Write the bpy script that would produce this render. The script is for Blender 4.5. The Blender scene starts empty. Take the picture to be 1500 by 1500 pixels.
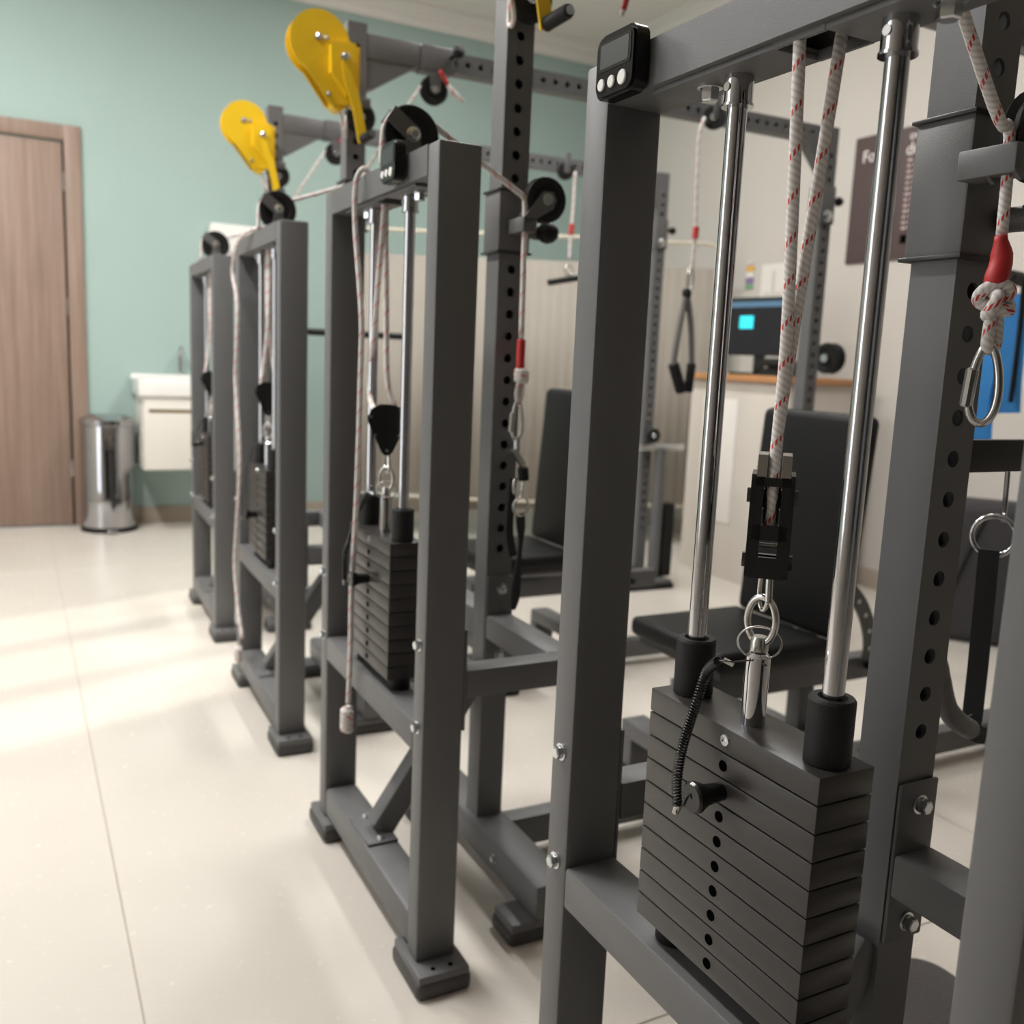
import bpy, bmesh, math, random
from mathutils import Vector, Matrix
random.seed(7)
PI = math.pi
scene = bpy.context.scene
col = scene.collection

# ------------------------------------------------------------------ camera
F, YAW, PIT, ROL, CH = 1377.9, 0.4889, 0.1597, -0.04298, 1.10
_f = Vector((math.sin(YAW)*math.cos(PIT), math.cos(YAW)*math.cos(PIT), -math.sin(PIT)))
_r0 = Vector((math.cos(YAW), -math.sin(YAW), 0)); _d0 = _f.cross(_r0)
_r = _r0*math.cos(ROL)+_d0*math.sin(ROL); _d = -_r0*math.sin(ROL)+_d0*math.cos(ROL)
CAM = Vector((0, 0, CH))
def ray(x, y): return _r*((x-750)/F)+_d*((y-750)/F)+_f
def at(x, y, ax, val):
    v = ray(x, y); return CAM+v*((val-CAM[ax])/v[ax])
cam_d = bpy.data.cameras.new('camera'); cam = bpy.data.objects.new('camera', cam_d); col.objects.link(cam)
m = Matrix((( _r.x, -_d.x, -_f.x, 0), (_r.y, -_d.y, -_f.y, 0), (_r.z, -_d.z, -_f.z, CH), (0, 0, 0, 1)))
cam.matrix_world = m
cam_d.sensor_width = 36; cam_d.lens = 36*F/1500; cam_d.clip_start = .02; cam_d.clip_end = 60
cam_d.dof.use_dof = True; cam_d.dof.focus_distance = .92
cam_d.dof.aperture_fstop = (cam_d.lens/1000)/.0058
scene.camera = cam

# ------------------------------------------------------------------ world, sun, window light, exposure
world = bpy.data.worlds.new('daylight'); scene.world = world; world.use_nodes = True
bg = world.node_tree.nodes['Background']; bg.inputs[0].default_value = (.80, .90, 1.0, 1); bg.inputs[1].default_value = .9
def light(name, typ, energy, color, loc, direction=None, size=None):
    d = bpy.data.lights.new(name, typ); d.energy = energy; d.color = color
    o = bpy.data.objects.new(name, d); col.objects.link(o); o.location = loc
    if direction is not None: o.rotation_euler = Vector(direction).to_track_quat('-Z', 'Y').to_euler()
    if size: d.shape = 'RECTANGLE'; d.size, d.size_y = size
    return o
EL = math.radians(38)
sun = light('sun', 'SUN', 1.25, (1, .93, .82), (-6, 0, 6), (.94*math.cos(EL), .34*math.cos(EL), -math.sin(EL)))
sun.data.angle = math.radians(1.3)
WIN = [(1.75, 3.25)]          # window openings in the left wall (Y from, to)
WZ0, WZ1, WX = .25, 3.05, -2.6
for k, (y0, y1) in enumerate(WIN):
    light('window_daylight', 'AREA', 26, (.96, .98, 1.0), (WX-.25, (y0+y1)/2, (WZ0+WZ1)/2), (1, 0, -.25), (y1-y0, WZ1-WZ0))
vs = scene.view_settings; vs.view_transform = 'Standard'; vs.look = 'None'; vs.gamma = 1; vs.use_curve_mapping = False
vs.exposure = 0.52

# ------------------------------------------------------------------ materials
MATS = {}
def nodes_of(name):
    mt = bpy.data.materials.new(name); mt.use_nodes = True
    nt = mt.node_tree; return mt, nt, nt.nodes['Principled BSDF']
def mat(name, col_, rough=.5, metal=0, noise=None, bump=None, spec=.5, coat=0, alpha=None, emit=None):
    mt, nt, b = nodes_of(name)
    b.inputs['Base Color'].default_value = (*col_, 1); b.inputs['Roughness'].default_value = rough
    b.inputs['Metallic'].default_value = metal; b.inputs['Specular IOR Level'].default_value = spec
    b.inputs['Coat Weight'].default_value = coat
    tc = nt.nodes.new('ShaderNodeTexCoord')
    if noise:
        sc_, amt = noise
        n = nt.nodes.new('ShaderNodeTexNoise'); n.inputs['Scale'].default_value = sc_; n.inputs['Detail'].default_value = 6
        nt.links.new(tc.outputs['Object'], n.inputs['Vector'])
        mx = nt.nodes.new('ShaderNodeMix'); mx.data_type = 'RGBA'
        mx.inputs[6].default_value = (*[c*(1-amt) for c in col_], 1); mx.inputs[7].default_value = (*[min(1, c*(1+amt)) for c in col_], 1)
        nt.links.new(n.outputs[0], mx.inputs[0]); nt.links.new(mx.outputs[2], b.inputs['Base Color'])
    if bump:
        sc_, st = bump
        n2 = nt.nodes.new('ShaderNodeTexNoise'); n2.inputs['Scale'].default_value = sc_; n2.inputs['Detail'].default_value = 3
        nt.links.new(tc.outputs['Object'], n2.inputs['Vector'])
        bp = nt.nodes.new('ShaderNodeBump'); bp.inputs['Strength'].default_value = st; bp.inputs['Distance'].default_value = .001
        nt.links.new(n2.outputs[0], bp.inputs['Height']); nt.links.new(bp.outputs[0], b.inputs['Normal'])
    if emit:
        b.inputs['Emission Color'].default_value = (*emit[0], 1); b.inputs['Emission Strength'].default_value = emit[1]
    MATS[name] = mt; return mt
mat('powder_grey', (.112, .111, .112), .46, noise=(18, .07), bump=(900, .25))
mat('sleeve_grey', (.108, .106, .106), .42, noise=(14, .06), bump=(900, .2))
mat('black_steel', (.026, .024, .023), .36, noise=(25, .2), bump=(500, .12))
mat('plate_black', (.031, .027, .025), .34, noise=(9, .22), bump=(700, .12))
mat('dark_hole', (.002, .002, .002), 1, spec=0)
mat('rubber', (.0085, .0082, .0082), .6, noise=(40, .2), bump=(600, .2), spec=.3)
mat('black_plastic', (.010, .010, .010), .22, noise=(60, .1))
mat('black_gloss', (.005, .005, .005), .22, spec=.3)
mat('grey_screen', (.030, .033, .032), .35)
mat('chrome', (.50, .50, .52), .06, 1)
mat('steel', (.55, .54, .52), .22, 1, noise=(60, .15))
mat('zinc', (.66, .68, .69), .25, 1, noise=(90, .12))
mat('yellow_paint', (.74, .47, .012), .35, noise=(12, .06))
mat('white_plastic', (.80, .79, .76), .35)
mat('vinyl', (.0065, .0065, .0067), .5, noise=(30, .15), bump=(350, .3), spec=.22)
mat('webbing', (.012, .012, .013), .8, bump=(1400, .6))
mat('foam', (.15, .142, .138), .6, noise=(80, .2), bump=(500, .4))
mat('red_tape', (.46, .022, .022), .5, noise=(40, .15))
mat('blue_band', (.05, .29, .72), .5, noise=(20, .12))
mat('teal_paint', (.36, .475, .44), .75, noise=(3, .03), bump=(140, .12))
mat('cream_paint', (.55, .515, .47), .75, noise=(3, .03), bump=(140, .12))
mat('ceiling_paint', (.84, .80, .75), .85, noise=(4, .02))
mat('cornice_plaster', (.80, .77, .73), .8, noise=(6, .02))
mat('grout', (.44, .39, .33), .8, noise=(30, .1))
mat('baseboard_tile', (.40, .34, .27), .3, noise=(5, .08))
mat('ceramic', (.83, .82, .79), .12, coat=.4)
mat('cabinet_white', (.72, .69, .63), .35, noise=(4, .03))
mat('gold_line', (.16, .11, .04), .4)
mat('screen_cloth', (.33, .30, .258), .85, noise=(5, .05), bump=(60, .5))
mat('cream_tube', (.62, .56, .45), .4)
mat('poster_brown', (.085, .055, .053), .55, noise=(5, .05))
mat('poster_text', (.85, .78, .76), .6)
mat('poster_small', (.55, .43, .41), .6)
mat('counter_white', (.60, .55, .49), .4, noise=(4, .03))
mat('wood_edge', (.50, .24, .10), .4, noise=(20, .15))
mat('monitor_dark', (.012, .013, .018), .25)
mat('monitor_bar', (.03, .06, .09), .3, emit=((.10, .2, .30), .55))
mat('cyan_window', (.02, .3, .35), .3, emit=((.03, .62, .72), 1.0))
mat('lamp_diffuser', (.9, .9, .88), .5, emit=((1, .97, .92), 4))
mat('glass_frame', (.75, .75, .74), .4)
mat('pad_grey', (.048, .045, .044), .55, noise=(40, .15), bump=(500, .2))
mat('unseen_wall_dark', (.10, .105, .105), .8, noise=(3, .04))  # dark tone invented for the unseen front wall, keeps camera-facing surfaces dim
mat('rubber_mat', (.075, .066, .066), .8, noise=(150, .35), bump=(300, .6))
mat('bag_cloth', (.035, .032, .034), .8, noise=(60, .2), bump=(900, .4))
mat('sticker_orange', (.75, .42, .08), .6); mat('sticker_purple', (.25, .17, .36), .6); mat('sticker_green', (.2, .36, .2), .6)
mat('sign_white', (.74, .71, .66), .6); mat('sign_grey', (.58, .55, .51), .6)
mat('green_led', (.05, .4, .2), .4, emit=((.05, .6, .3), .6))

def floor_mat():
    mt, nt, b = nodes_of('porcelain'); tc = nt.nodes.new('ShaderNodeTexCoord')
    n = nt.nodes.new('ShaderNodeTexNoise'); n.inputs['Scale'].default_value = 1.6; n.inputs['Detail'].default_value = 4; n.inputs['Roughness'].default_value = .5
    geo = nt.nodes.new('ShaderNodeNewGeometry'); nt.links.new(geo.outputs['Position'], n.inputs['Vector'])
    cr = nt.nodes.new('ShaderNodeValToRGB'); cr.color_ramp.elements[0].position = .3; cr.color_ramp.elements[1].position = .72
    cr.color_ramp.elements[0].color = (.60, .555, .495, 1); cr.color_ramp.elements[1].color = (.645, .60, .54, 1)
    nt.links.new(n.outputs[0], cr.inputs[0]); nt.links.new(cr.outputs[0], b.inputs['Base Color'])
    n2 = nt.nodes.new('ShaderNodeTexNoise'); n2.inputs['Scale'].default_value = 60; nt.links.new(geo.outputs['Position'], n2.inputs['Vector'])
    mr = nt.nodes.new('ShaderNodeMapRange'); mr.inputs[3].default_value = .26; mr.inputs[4].default_value = .28
    nt.links.new(n2.outputs[0], mr.inputs[0]); nt.links.new(mr.outputs[0], b.inputs['Roughness'])
    b.inputs['Specular IOR Level'].default_value = .45
    MATS['porcelain'] = mt
floor_mat()
def wood_mat(name, c0, c1):
    mt, nt, b = nodes_of(name); geo = nt.nodes.new('ShaderNodeNewGeometry')
    mp = nt.nodes.new('ShaderNodeMapping'); mp.inputs['Scale'].default_value = (14, 14, .55)
    nt.links.new(geo.outputs['Position'], mp.inputs[0])
    n = nt.nodes.new('ShaderNodeTexNoise'); n.inputs['Scale'].default_value = 3; n.inputs['Detail'].default_value = 9; n.inputs['Roughness'].default_value = .62
    nt.links.new(mp.outputs[0], n.inputs['Vector'])
    cr = nt.nodes.new('ShaderNodeValToRGB'); cr.color_ramp.elements[0].position = .28; cr.color_ramp.elements[1].position = .75
    cr.color_ramp.elements[0].color = (*c0, 1); cr.color_ramp.elements[1].color = (*c1, 1)
    nt.links.new(n.outputs[0], cr.inputs[0]); nt.links.new(cr.outputs[0], b.inputs['Base Color']); b.inputs['Roughness'].default_value = .5
    MATS[name] = mt
wood_mat('door_wood', (.215, .145, .108), (.345, .245, .19))
def rope_mat(name, white, red):
    # white braid with a row of red flecks winding round it; UV: u round the rope, v metres along it
    mt, nt, b = nodes_of(name); N = nt.nodes.new; L = nt.links.new
    uv = N('ShaderNodeUVMap'); uv.uv_map = 'rope'; sp = N('ShaderNodeSeparateXYZ'); L(uv.outputs[0], sp.inputs[0])
    def mth(op, a, b_=None):
        n = N('ShaderNodeMath'); n.operation = op
        for i, v in enumerate((a, b_)):
            if v is None: continue
            if isinstance(v, (int, float)): n.inputs[i].default_value = v
            else: L(v, n.inputs[i])
        return n.outputs[0]
    u, v = sp.outputs[0], sp.outputs[1]
    hel = mth('FRACT', mth('SUBTRACT', mth('MULTIPLY', v, 1/.036), u))
    band = mth('LESS_THAN', mth('ABSOLUTE', mth('SUBTRACT', hel, .5)), .075)
    dash = mth('LESS_THAN', mth('FRACT', mth('MULTIPLY', u, 9)), .58)
    msk = mth('MULTIPLY', band, dash)
    br = mth('ABSOLUTE', mth('SINE', mth('MULTIPLY', mth('ADD', mth('MULTIPLY', v, 520), mth('MULTIPLY', u, 9.42)), 1.0)))
    mx0 = N('ShaderNodeMix'); mx0.data_type = 'RGBA'; mx0.inputs[6].default_value = (*[c*.72 for c in white], 1); mx0.inputs[7].default_value = (*white, 1)
    L(br, mx0.inputs[0])
    mx = N('ShaderNodeMix'); mx.data_type = 'RGBA'; mx.inputs[7].default_value = (*red, 1); L(mx0.outputs[2], mx.inputs[6]); L(msk, mx.inputs[0])
    L(mx.outputs[2], b.inputs['Base Color']); b.inputs['Roughness'].default_value = .8
    bp = N('ShaderNodeBump'); bp.inputs['Strength'].default_value = .35; bp.inputs['Distance'].default_value = .0008; L(br, bp.inputs['Height']); L(bp.outputs[0], b.inputs['Normal'])
    MATS[name] = mt
rope_mat('rope_braid', (.72, .68, .65), (.55, .05, .04))

# ------------------------------------------------------------------ mesh helpers
class B:
    def __init__(s): s.bm = bmesh.new(); s.uv = None
    def box(s, lo, hi, bev=.0, seg=2):
        lo, hi = Vector(lo), Vector(hi)
        r = bmesh.ops.create_cube(s.bm, size=1, matrix=Matrix.Translation((lo+hi)/2) @ Matrix.Diagonal((*(hi-lo), 1)))
        if bev:
            es = set(e for v in r['verts'] for e in v.link_edges)
            bmesh.ops.bevel(s.bm, geom=list(es), offset=bev, segments=seg, affect='EDGES', profile=.5)
        return s
    def obox(s, p0, p1, w, t, up=(0, 0, 1), bev=0):
        # bar from p0 to p1, width w across, thickness t along 'up'
        p0, p1 = Vector(p0), Vector(p1); z = (p1-p0).normalized(); x = Vector(up).cross(z).normalized(); y = z.cross(x)
        mt = Matrix((x, y, z)).transposed().to_4x4(); mt.translation = (p0+p1)/2
        r = bmesh.ops.create_cube(s.bm, size=1, matrix=mt @ Matrix.Diagonal((w, t, (p1-p0).length, 1)))
        if bev:
            es = set(e for v in r['verts'] for e in v.link_edges)
            bmesh.ops.bevel(s.bm, geom=list(es), offset=bev, segments=2, affect='EDGES', profile=.5)
        return s
    def lathe(s, prof, org=(0, 0, 0), axis=(0, 0, 1), seg=20):
        # prof: list of (radius, height along axis)
        a = Vector(axis).normalized(); q = a.to_track_quat('Z', 'Y'); org = Vector(org); rings = []
        for r, h in prof:
            if r < 1e-6: rings.append([s.bm.verts.new(org+a*h)]); continue
            rings.append([s.bm.verts.new(org+q @ Vector((r*math.cos(2*PI*k/seg), r*math.sin(2*PI*k/seg), h))) for k in range(seg)])
        for A, C in zip(rings, rings[1:]):
            for k in range(seg):
                k2 = (k+1) % seg
                if len(A) == 1 and len(C) == 1: continue
                if len(A) == 1: s.bm.faces.new((A[0], C[k], C[k2]))
                elif len(C) == 1: s.bm.faces.new((A[k], A[k2], C[0]))
                else: s.bm.faces.new((A[k], A[k2], C[k2], C[k]))
        return s
    def cyl(s, p0, p1, r, r2=None, seg=16, cham=0):
        p0, p1 = Vector(p0), Vector(p1); h = (p1-p0).length; r2 = r if r2 is None else r2
        if cham: pr = [(0, 0), (r-cham, 0), (r, cham), (r2, h-cham), (r2-cham, h), (0, h)]
        else: pr = [(0, 0), (r, 0), (r2, h), (0, h)]
        return s.lathe(pr, p0, p1-p0, seg)
    def tube(s, path, r, seg=8, closed=False, uv=False):
        P = [Vector(p) for p in path]; n = len(P); rings = []; up = None; dist = 0; ds = []
        for i, p in enumerate(P):
            if closed: t = P[(i+1) % n]-P[i-1]
            else: t = P[min(i+1, n-1)]-P[max(i-1, 0)]
            t.normalize()
            if up is None:
                up = t.orthogonal().normalized()
            up = (up-t*up.dot(t)).normalized(); b = t.cross(up)
            if i: dist += (P[i]-P[i-1]).length
            ds.append(dist); rr = r[i] if isinstance(r, (list, tuple)) else r
            rings.append([s.bm.verts.new(p+up*(rr*math.cos(2*PI*k/seg))+b*(rr*math.sin(2*PI*k/seg))) for k in range(seg)])
        L = s.bm.loops.layers.uv.get('rope') or s.bm.loops.layers.uv.new('rope') if uv else None
        for i in range(n if closed else n-1):
            A, C = rings[i], rings[(i+1) % n]
            for k in range(seg):
                k2 = (k+1) % seg; f = s.bm.faces.new((A[k], A[k2], C[k2], C[k]))
                if uv:
                    d0, d1 = ds[i], ds[(i+1) % n] if not (closed and i == n-1) else ds[i]+.01
                    for lp, (uu, vv) in zip(f.loops, ((k/seg, d0), ((k+1)/seg, d0), ((k+1)/seg, d1), (k/seg, d1))): lp[L].uv = (uu, vv)
        if not closed:
            s.bm.faces.new(rings[0][::-1]); s.bm.faces.new(rings[-1])
        return s
    def prism(s, poly, fn, d0, d1):
        # poly 2D outline, fn(u, v, d) -> 3D
        A = [s.bm.verts.new(fn(u, v, d0)) for u, v in poly]; C = [s.bm.verts.new(fn(u, v, d1)) for u, v in poly]; n = len(poly)
        s.bm.faces.new(A); s.bm.faces.new(C[::-1])
        for k in range(n): s.bm.faces.new((A[k], C[k], C[(k+1) % n], A[(k+1) % n]))
        return s
    def holed(s, fn, w, l0, l1, ctrs, r, depth, seg=14):
        # flat strip of width w (centred on u=0) from v=l0 to l1 with round holes at v in ctrs; fn(u, v, d) -> 3D, d goes inwards
        cut = [l0]
        for c in ctrs: cut += [c-r*1.6, c+r*1.6]
        cut.append(l1); hw = w/2
        for i in range(0, len(cut), 2):
            a, b = cut[i], cut[i+1]
            if b-a > 1e-5: s.bm.faces.new([s.bm.verts.new(fn(*q, 0)) for q in ((-hw, a), (hw, a), (hw, b), (-hw, b))])
        hh = r*1.6
        for c in ctrs:
            out, inn, dep = [], [], []
            for k in range(seg*2):
                an = 2*PI*k/(seg*2); cx, sx = math.cos(an), math.sin(an)
                t = min(hw/abs(cx) if abs(cx) > 1e-6 else 9, hh/abs(sx) if abs(sx) > 1e-6 else 9)
                out.append((cx*t, c+sx*t))
            cor = [(hw, c+hh), (-hw, c+hh), (-hw, c-hh), (hw, c-hh)]
            for q in cor:      # snap the nearest boundary point to the corner
                k = min(range(len(out)), key=lambda j: (out[j][0]-q[0])**2+(out[j][1]-q[1])**2); out[k] = q
            O = [s.bm.verts.new(fn(*q, 0)) for q in out]
            I = [s.bm.verts.new(fn(r*math.cos(2*PI*k/(seg*2)), c+r*math.sin(2*PI*k/(seg*2)), 0)) for k in range(seg*2)]
            D = [s.bm.verts.new(fn(r*math.cos(2*PI*k/(seg*2)), c+r*math.sin(2*PI*k/(seg*2)), depth)) for k in range(seg*2)]
            for k in range(seg*2):
                k2 = (k+1) % (seg*2)
                s.bm.faces.new((O[k], O[k2], I[k2], I[k])); s.bm.faces.new((I[k], I[k2], D[k2], D[k]))
        return s
    def mesh(s, name, ang=35):
        bmesh.ops.recalc_face_normals(s.bm, faces=s.bm.faces)
        me = bpy.data.meshes.new(name); s.bm.to_mesh(me); s.bm.free()
        me.polygons.foreach_set('use_smooth', [True]*len(me.polygons)); me.set_sharp_from_angle(angle=math.radians(ang)); return me
    def make(s, name, mt, parent=None, ang=35, **kw): return ob(name, s.mesh(name, ang), mt, parent, **kw)
def ob(name, me, mt, parent=None, loc=None, rot=None, label=None):
    if not me.materials: me.materials.append(MATS[mt])
    o = bpy.data.objects.new(name, me); col.objects.link(o)
    if parent: o.parent = parent
    if loc is not None: o.location = loc
    if rot is not None: o.rotation_euler = rot
    if label: o['label'] = label
    return o
def box(name, lo, hi, mt, parent=None, bev=.0025, **kw): return B().box(lo, hi, bev).make(name, mt, parent, **kw)
def tag(o, label, cat, group=None):
    o['label'] = label; o['category'] = cat
    if group: o['group'] = group
    return o
def thing(name, label, cat, loc=(0, 0, 0), rz=0, group=None):
    o = bpy.data.objects.new(name, None); col.objects.link(o); o.empty_display_size = .1
    o.location = loc; o.rotation_euler = (0, 0, rz); return tag(o, label, cat, group)
def struct(o): o['kind'] = 'structure'; return o
def smooth(pts, n=8):
    # Catmull-Rom through the points
    P = [Vector(p) for p in pts]; P = [P[0]*2-P[1]]+P+[P[-1]*2-P[-2]]; out = []
    for i in range(1, len(P)-2):
        for k in range(n):
            t = k/n; a, b, c, d = P[i-1], P[i], P[i+1], P[i+2]
            out.append(.5*((2*b)+(c-a)*t+(2*a-5*b+4*c-d)*t*t+(3*b-a-3*c+d)*t*t*t))
    return out+[P[-2]]
CACHE = {}
def cached(key, fn):
    if key not in CACHE: CACHE[key] = fn()
    return CACHE[key]

# ------------------------------------------------------------------ room shell
X0, X1, Y0, Y1, ZC = -2.6, 3.95, -5.0, 6.2, 3.36
fl = struct(box('floor', (X0-.1, Y0-.1, -.12), (X1+.1, Y1+.1, -.0025), 'grout', bev=0))
TX, TY, G = 1.898, 3.80, .0028          # large porcelain slabs, the right hand column laid out of step
xs = [.152+TX*k for k in range(-2, 4)]
for i in range(len(xs)-1):
    a, b = max(xs[i], X0), min(xs[i+1], X1)
    if b-a < .02: continue
    off = 2.54 if xs[i] > 2 else 1.15
    ys = [off+TY*k for k in range(-3, 3)]
    for j in range(len(ys)-1):
        c, d = max(ys[j], Y0), min(ys[j+1], Y1)
        if d-c < .02: continue
        key = (round(b-a, 4), round(d-c, 4))
        me = cached(('tile',)+key, lambda: B().box((G/2, G/2, -.012), (b-a-G/2, d-c-G/2, 0), .0008, 1).mesh('floor_tile'))
        ob('floor_tile', me, 'porcelain', fl, loc=(a, c, 0))
wb = struct(box('wall_back', (X0-.12, Y1, 0), (X1+.12, Y1+.12, ZC), 'teal_paint', bev=0))
wr = struct(box('wall_right', (X1, Y0, 0), (X1+.12, Y1, ZC), 'cream_paint', bev=0))
wf = struct(box('wall_front', (X0-.12, Y0-.12, 0), (X1+.12, Y0, ZC), 'unseen_wall_dark', bev=0))  # unseen wall behind the camera, coloured dark to cut bounce light
b = B(); ye = sorted(WIN); prev = Y0
b.box((X0-.12, Y0, 0), (X0, Y1, WZ0)); b.box((X0-.12, Y0, WZ1), (X0, Y1, ZC))
for y0, y1 in ye: b.box((X0-.12, prev, WZ0), (X0, y0, WZ1)); prev = y1
b.box((X0-.12, prev, WZ0), (X0, Y1, WZ1))
struct(b.make('wall_left', 'cream_paint'))
struct(box('ceiling', (X0-.12, Y0-.12, ZC), (X1+.12, Y1+.12, ZC+.1), 'ceiling_paint', bev=0))
for n, (y0, y1) in enumerate(WIN):
    w = bpy.data.objects.new('window_%d' % (n+1), None); col.objects.link(w); w.location = (X0, (y0+y1)/2, WZ0); w['kind'] = 'structure'
    L = (y1-y0)/2; H = WZ1-WZ0; k = 3
    f = B(); f.box((-.10, -L, 0), (-.03, L, .05)); f.box((-.10, -L, H-.05), (-.03, L, H)); f.box((-.10, -L, .05), (-.03, -L+.05, H-.05)); f.box((-.10, L-.05, .05), (-.03, L, H-.05))
    f.make('window_frame', 'glass_frame', w)
    for q in range(1, k):
        y = -L+2*L*q/k
        box('mullion', (-.10, y-.062, .05), (-.03, y+.062, H-.05), 'glass_frame', w, bev=.002)
# cornice on the back and right walls, stepped plaster profile
prof = [(0, 0), (.02, 0), (.02, .02), (.035, .04), (.055, .05), (.06, .075), (.085, .095), (.10, .10), (.10, .125), (0, .125)]
struct(B().prism(prof, lambda u, v, d: (d, Y1-u*1.15, ZC-.125+v), X0, X1).make('trim_1', 'cornice_plaster', ang=25))
struct(B().prism(prof, lambda u, v, d: (X1-u*1.15, d, ZC-.125+v), Y0, Y1).make('trim_2', 'cornice_plaster', ang=25))
struct(box('baseboard_back', (.42, Y1-.012, 0), (X1, Y1, .10), 'baseboard_tile', bev=.002))
struct(box('baseboard_right', (X1-.012, Y0, 0), (X1, Y1-.012, .10), 'baseboard_tile', bev=.002))
# ceiling light panels (switched on), out of the picture above the aisle
for (lx, ly, en, wh) in ((-.45, 4.3, 46, 'aisle at the door end'), (-.45, 2.55, 50, 'aisle beside the second machine'), (2.1, 4.2, 20, 'folding screen'), (2.1, 2.6, 24, 'padded benches')):
    t = thing('ceiling_panel_light', 'long white ceiling light panel above the '+wh, 'light', (lx, ly, ZC))
    fr = B()
    for a_, b_ in (((-.15, -.60), (.15, -.575)), ((-.15, .575), (.15, .60)), ((-.15, -.575), (-.125, .575)), ((.125, -.575), (.15, .575))): fr.box((*a_, -.02), (*b_, 0))
    fr.make('frame', 'white_plastic', t)
    box('diffuser', (-.125, -.575, -.012), (.125, .575, 0), 'lamp_diffuser', t, bev=0)
    ld = bpy.data.lights.new('panel_light', 'AREA'); ld.shape = 'RECTANGLE'; ld.size = .24; ld.size_y = 1.14; ld.energy = en; ld.color = (1, .985, .965)
    lo = bpy.data.objects.new('panel_light', ld); col.objects.link(lo); lo.parent = t; lo.location = (0, 0, -.03)
# door in the back wall
d = bpy.data.objects.new('door_1', None); col.objects.link(d); d.location = (-.15, Y1, 0); d['kind'] = 'structure'
DX = .388+.15; CW = .088
b = B(); b.box((-DX+.02, -.028, 0), (-DX+.02+CW, 0, 2.31), .003); b.box((DX-CW, -.028, 0), (DX, 0, 2.31), .003); b.box((-DX+.02+CW, -.028, 2.225), (DX-CW, 0, 2.31), .003)
b.make('door_frame', 'door_wood', d)
box('leaf', (-DX+.02+CW+.004, -.016, .012), (DX-CW-.012, 0, 2.212), 'door_wood', d, bev=.002)
box('jamb_gap', (DX-CW-.012, -.004, 0), (DX-CW, 0, 2.222), 'dark_hole', d, bev=0)
for hz in (.35, 1.30, 2.0): B().cyl((DX-CW-.008, -.022, hz-.05), (DX-CW-.008, -.022, hz+.05), .007, seg=10).make('hinge', 'steel', d)
B().cyl((-DX+.19, -.016, 1.02), (-DX+.19, -.06, 1.02), .012).box((-DX+.18, -.07, 1.01), (-DX+.31, -.055, 1.03), .004).make('door_handle', 'steel', d)
box('under_door_light_strip', (-DX+.02+CW, -.03, 0), (DX-CW, 0, .010), 'zinc', d, bev=.001)  # pale metal strip standing in for light showing under the door

# ------------------------------------------------------------------ small hardware meshes
def hex_bolt_mesh(r=.0085, h=.008):
    return cached(('bolt', r, h), lambda: B().lathe([(0, 0), (r*1.35, 0), (r*1.35, .0015), (r, .002)], seg=16).lathe([(r, .0015), (r, h), (r*.8, h+.0012), (0, h+.0012)], seg=6).mesh('bolt', 25))
def bolt(parent, p, axis, name='bolt', r=.0085, h=.008):
    q = Vector(axis).to_track_quat('Z', 'Y').to_euler()
    return ob(name, hex_bolt_mesh(r, h), 'zinc', parent, loc=p, rot=q)
def wheel_mesh(r, w):
    return cached(('wheel', r, w), lambda: B().lathe([(.008, -w*.35), (r*.62, -w*.35), (r*.70, -w/2), (r*.96, -w/2), (r, -w*.38), (r*.86, -w*.10), (r*.86, w*.10), (r, w*.38), (r*.96, w/2), (r*.70, w/2), (r*.62, w*.35), (.008, w*.35)], seg=32).mesh('wheel', 30))
def wheel(parent, c, axis, r=.045, w=.022, name='pulley_wheel', mt='rubber'):
    q = Vector(axis).to_track_quat('Z', 'Y').to_euler()
    o = ob(name, wheel_mesh(r, w), mt, parent, loc=c, rot=q)
    hub = cached(('hub', r, w), lambda: B().lathe([(0, -w*.75), (r*.24, -w*.75), (r*.30, -w*.62), (r*.30, w*.62), (r*.24, w*.75), (0, w*.75)], seg=18).mesh('hub'))
    ob('hub', hub, 'zinc', o)
    return o
def perforated(name, mt, parent, lo, hi, axis, holes, r=.0088, face='-y', both=True):
    # hollow square tube from lo to hi, long along axis ('z' or 'x'), holes on its front (and back) face
    lo, hi = Vector(lo), Vector(hi); b = B(); c = (lo+hi)/2; w = 2*(c.x-lo.x) if axis == 'z' else hi.z-lo.z
    if axis == 'z':
        b.holed(lambda u, v, d: (c.x+u, lo.y+d, v), w, lo.z, hi.z, holes, r, .004)
        b.holed(lambda u, v, d: (c.x+u, hi.y-d, v), w, lo.z, hi.z, holes, r, .004)
        for xx in (lo.x, hi.x): b.bm.faces.new([b.bm.verts.new((xx, *q)) for q in ((lo.y, lo.z), (hi.y, lo.z), (hi.y, hi.z), (lo.y, hi.z))])
        for zz in (lo.z, hi.z): b.bm.faces.new([b.bm.verts.new((*q, zz)) for q in ((lo.x, lo.y), (hi.x, lo.y), (hi.x, hi.y), (lo.x, hi.y))])
    else:
        b.holed(lambda u, v, d: (v, lo.y+d, c.z+u), w, lo.x, hi.x, holes, r, .004)
        b.holed(lambda u, v, d: (v, hi.y-d, c.z+u), w, lo.x, hi.x, holes, r, .004)
        for zz in (lo.z, hi.z): b.bm.faces.new([b.bm.verts.new((*q, zz)) for q in ((lo.x, lo.y), (hi.x, lo.y), (hi.x, hi.y), (lo.x, hi.y))])
        for xx in (lo.x, hi.x): b.bm.faces.new([b.bm.verts.new((xx, *q)) for q in ((lo.y, lo.z), (hi.y, lo.z), (hi.y, hi.z), (lo.y, hi.z))])
    me = bpy.data.meshes.new(name); b.bm.to_mesh(me); b.bm.free()
    return ob(name, me, mt, parent)
def rng(a, b, n): return [a+(b-a)*k/(n-1) for k in range(n)]
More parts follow.
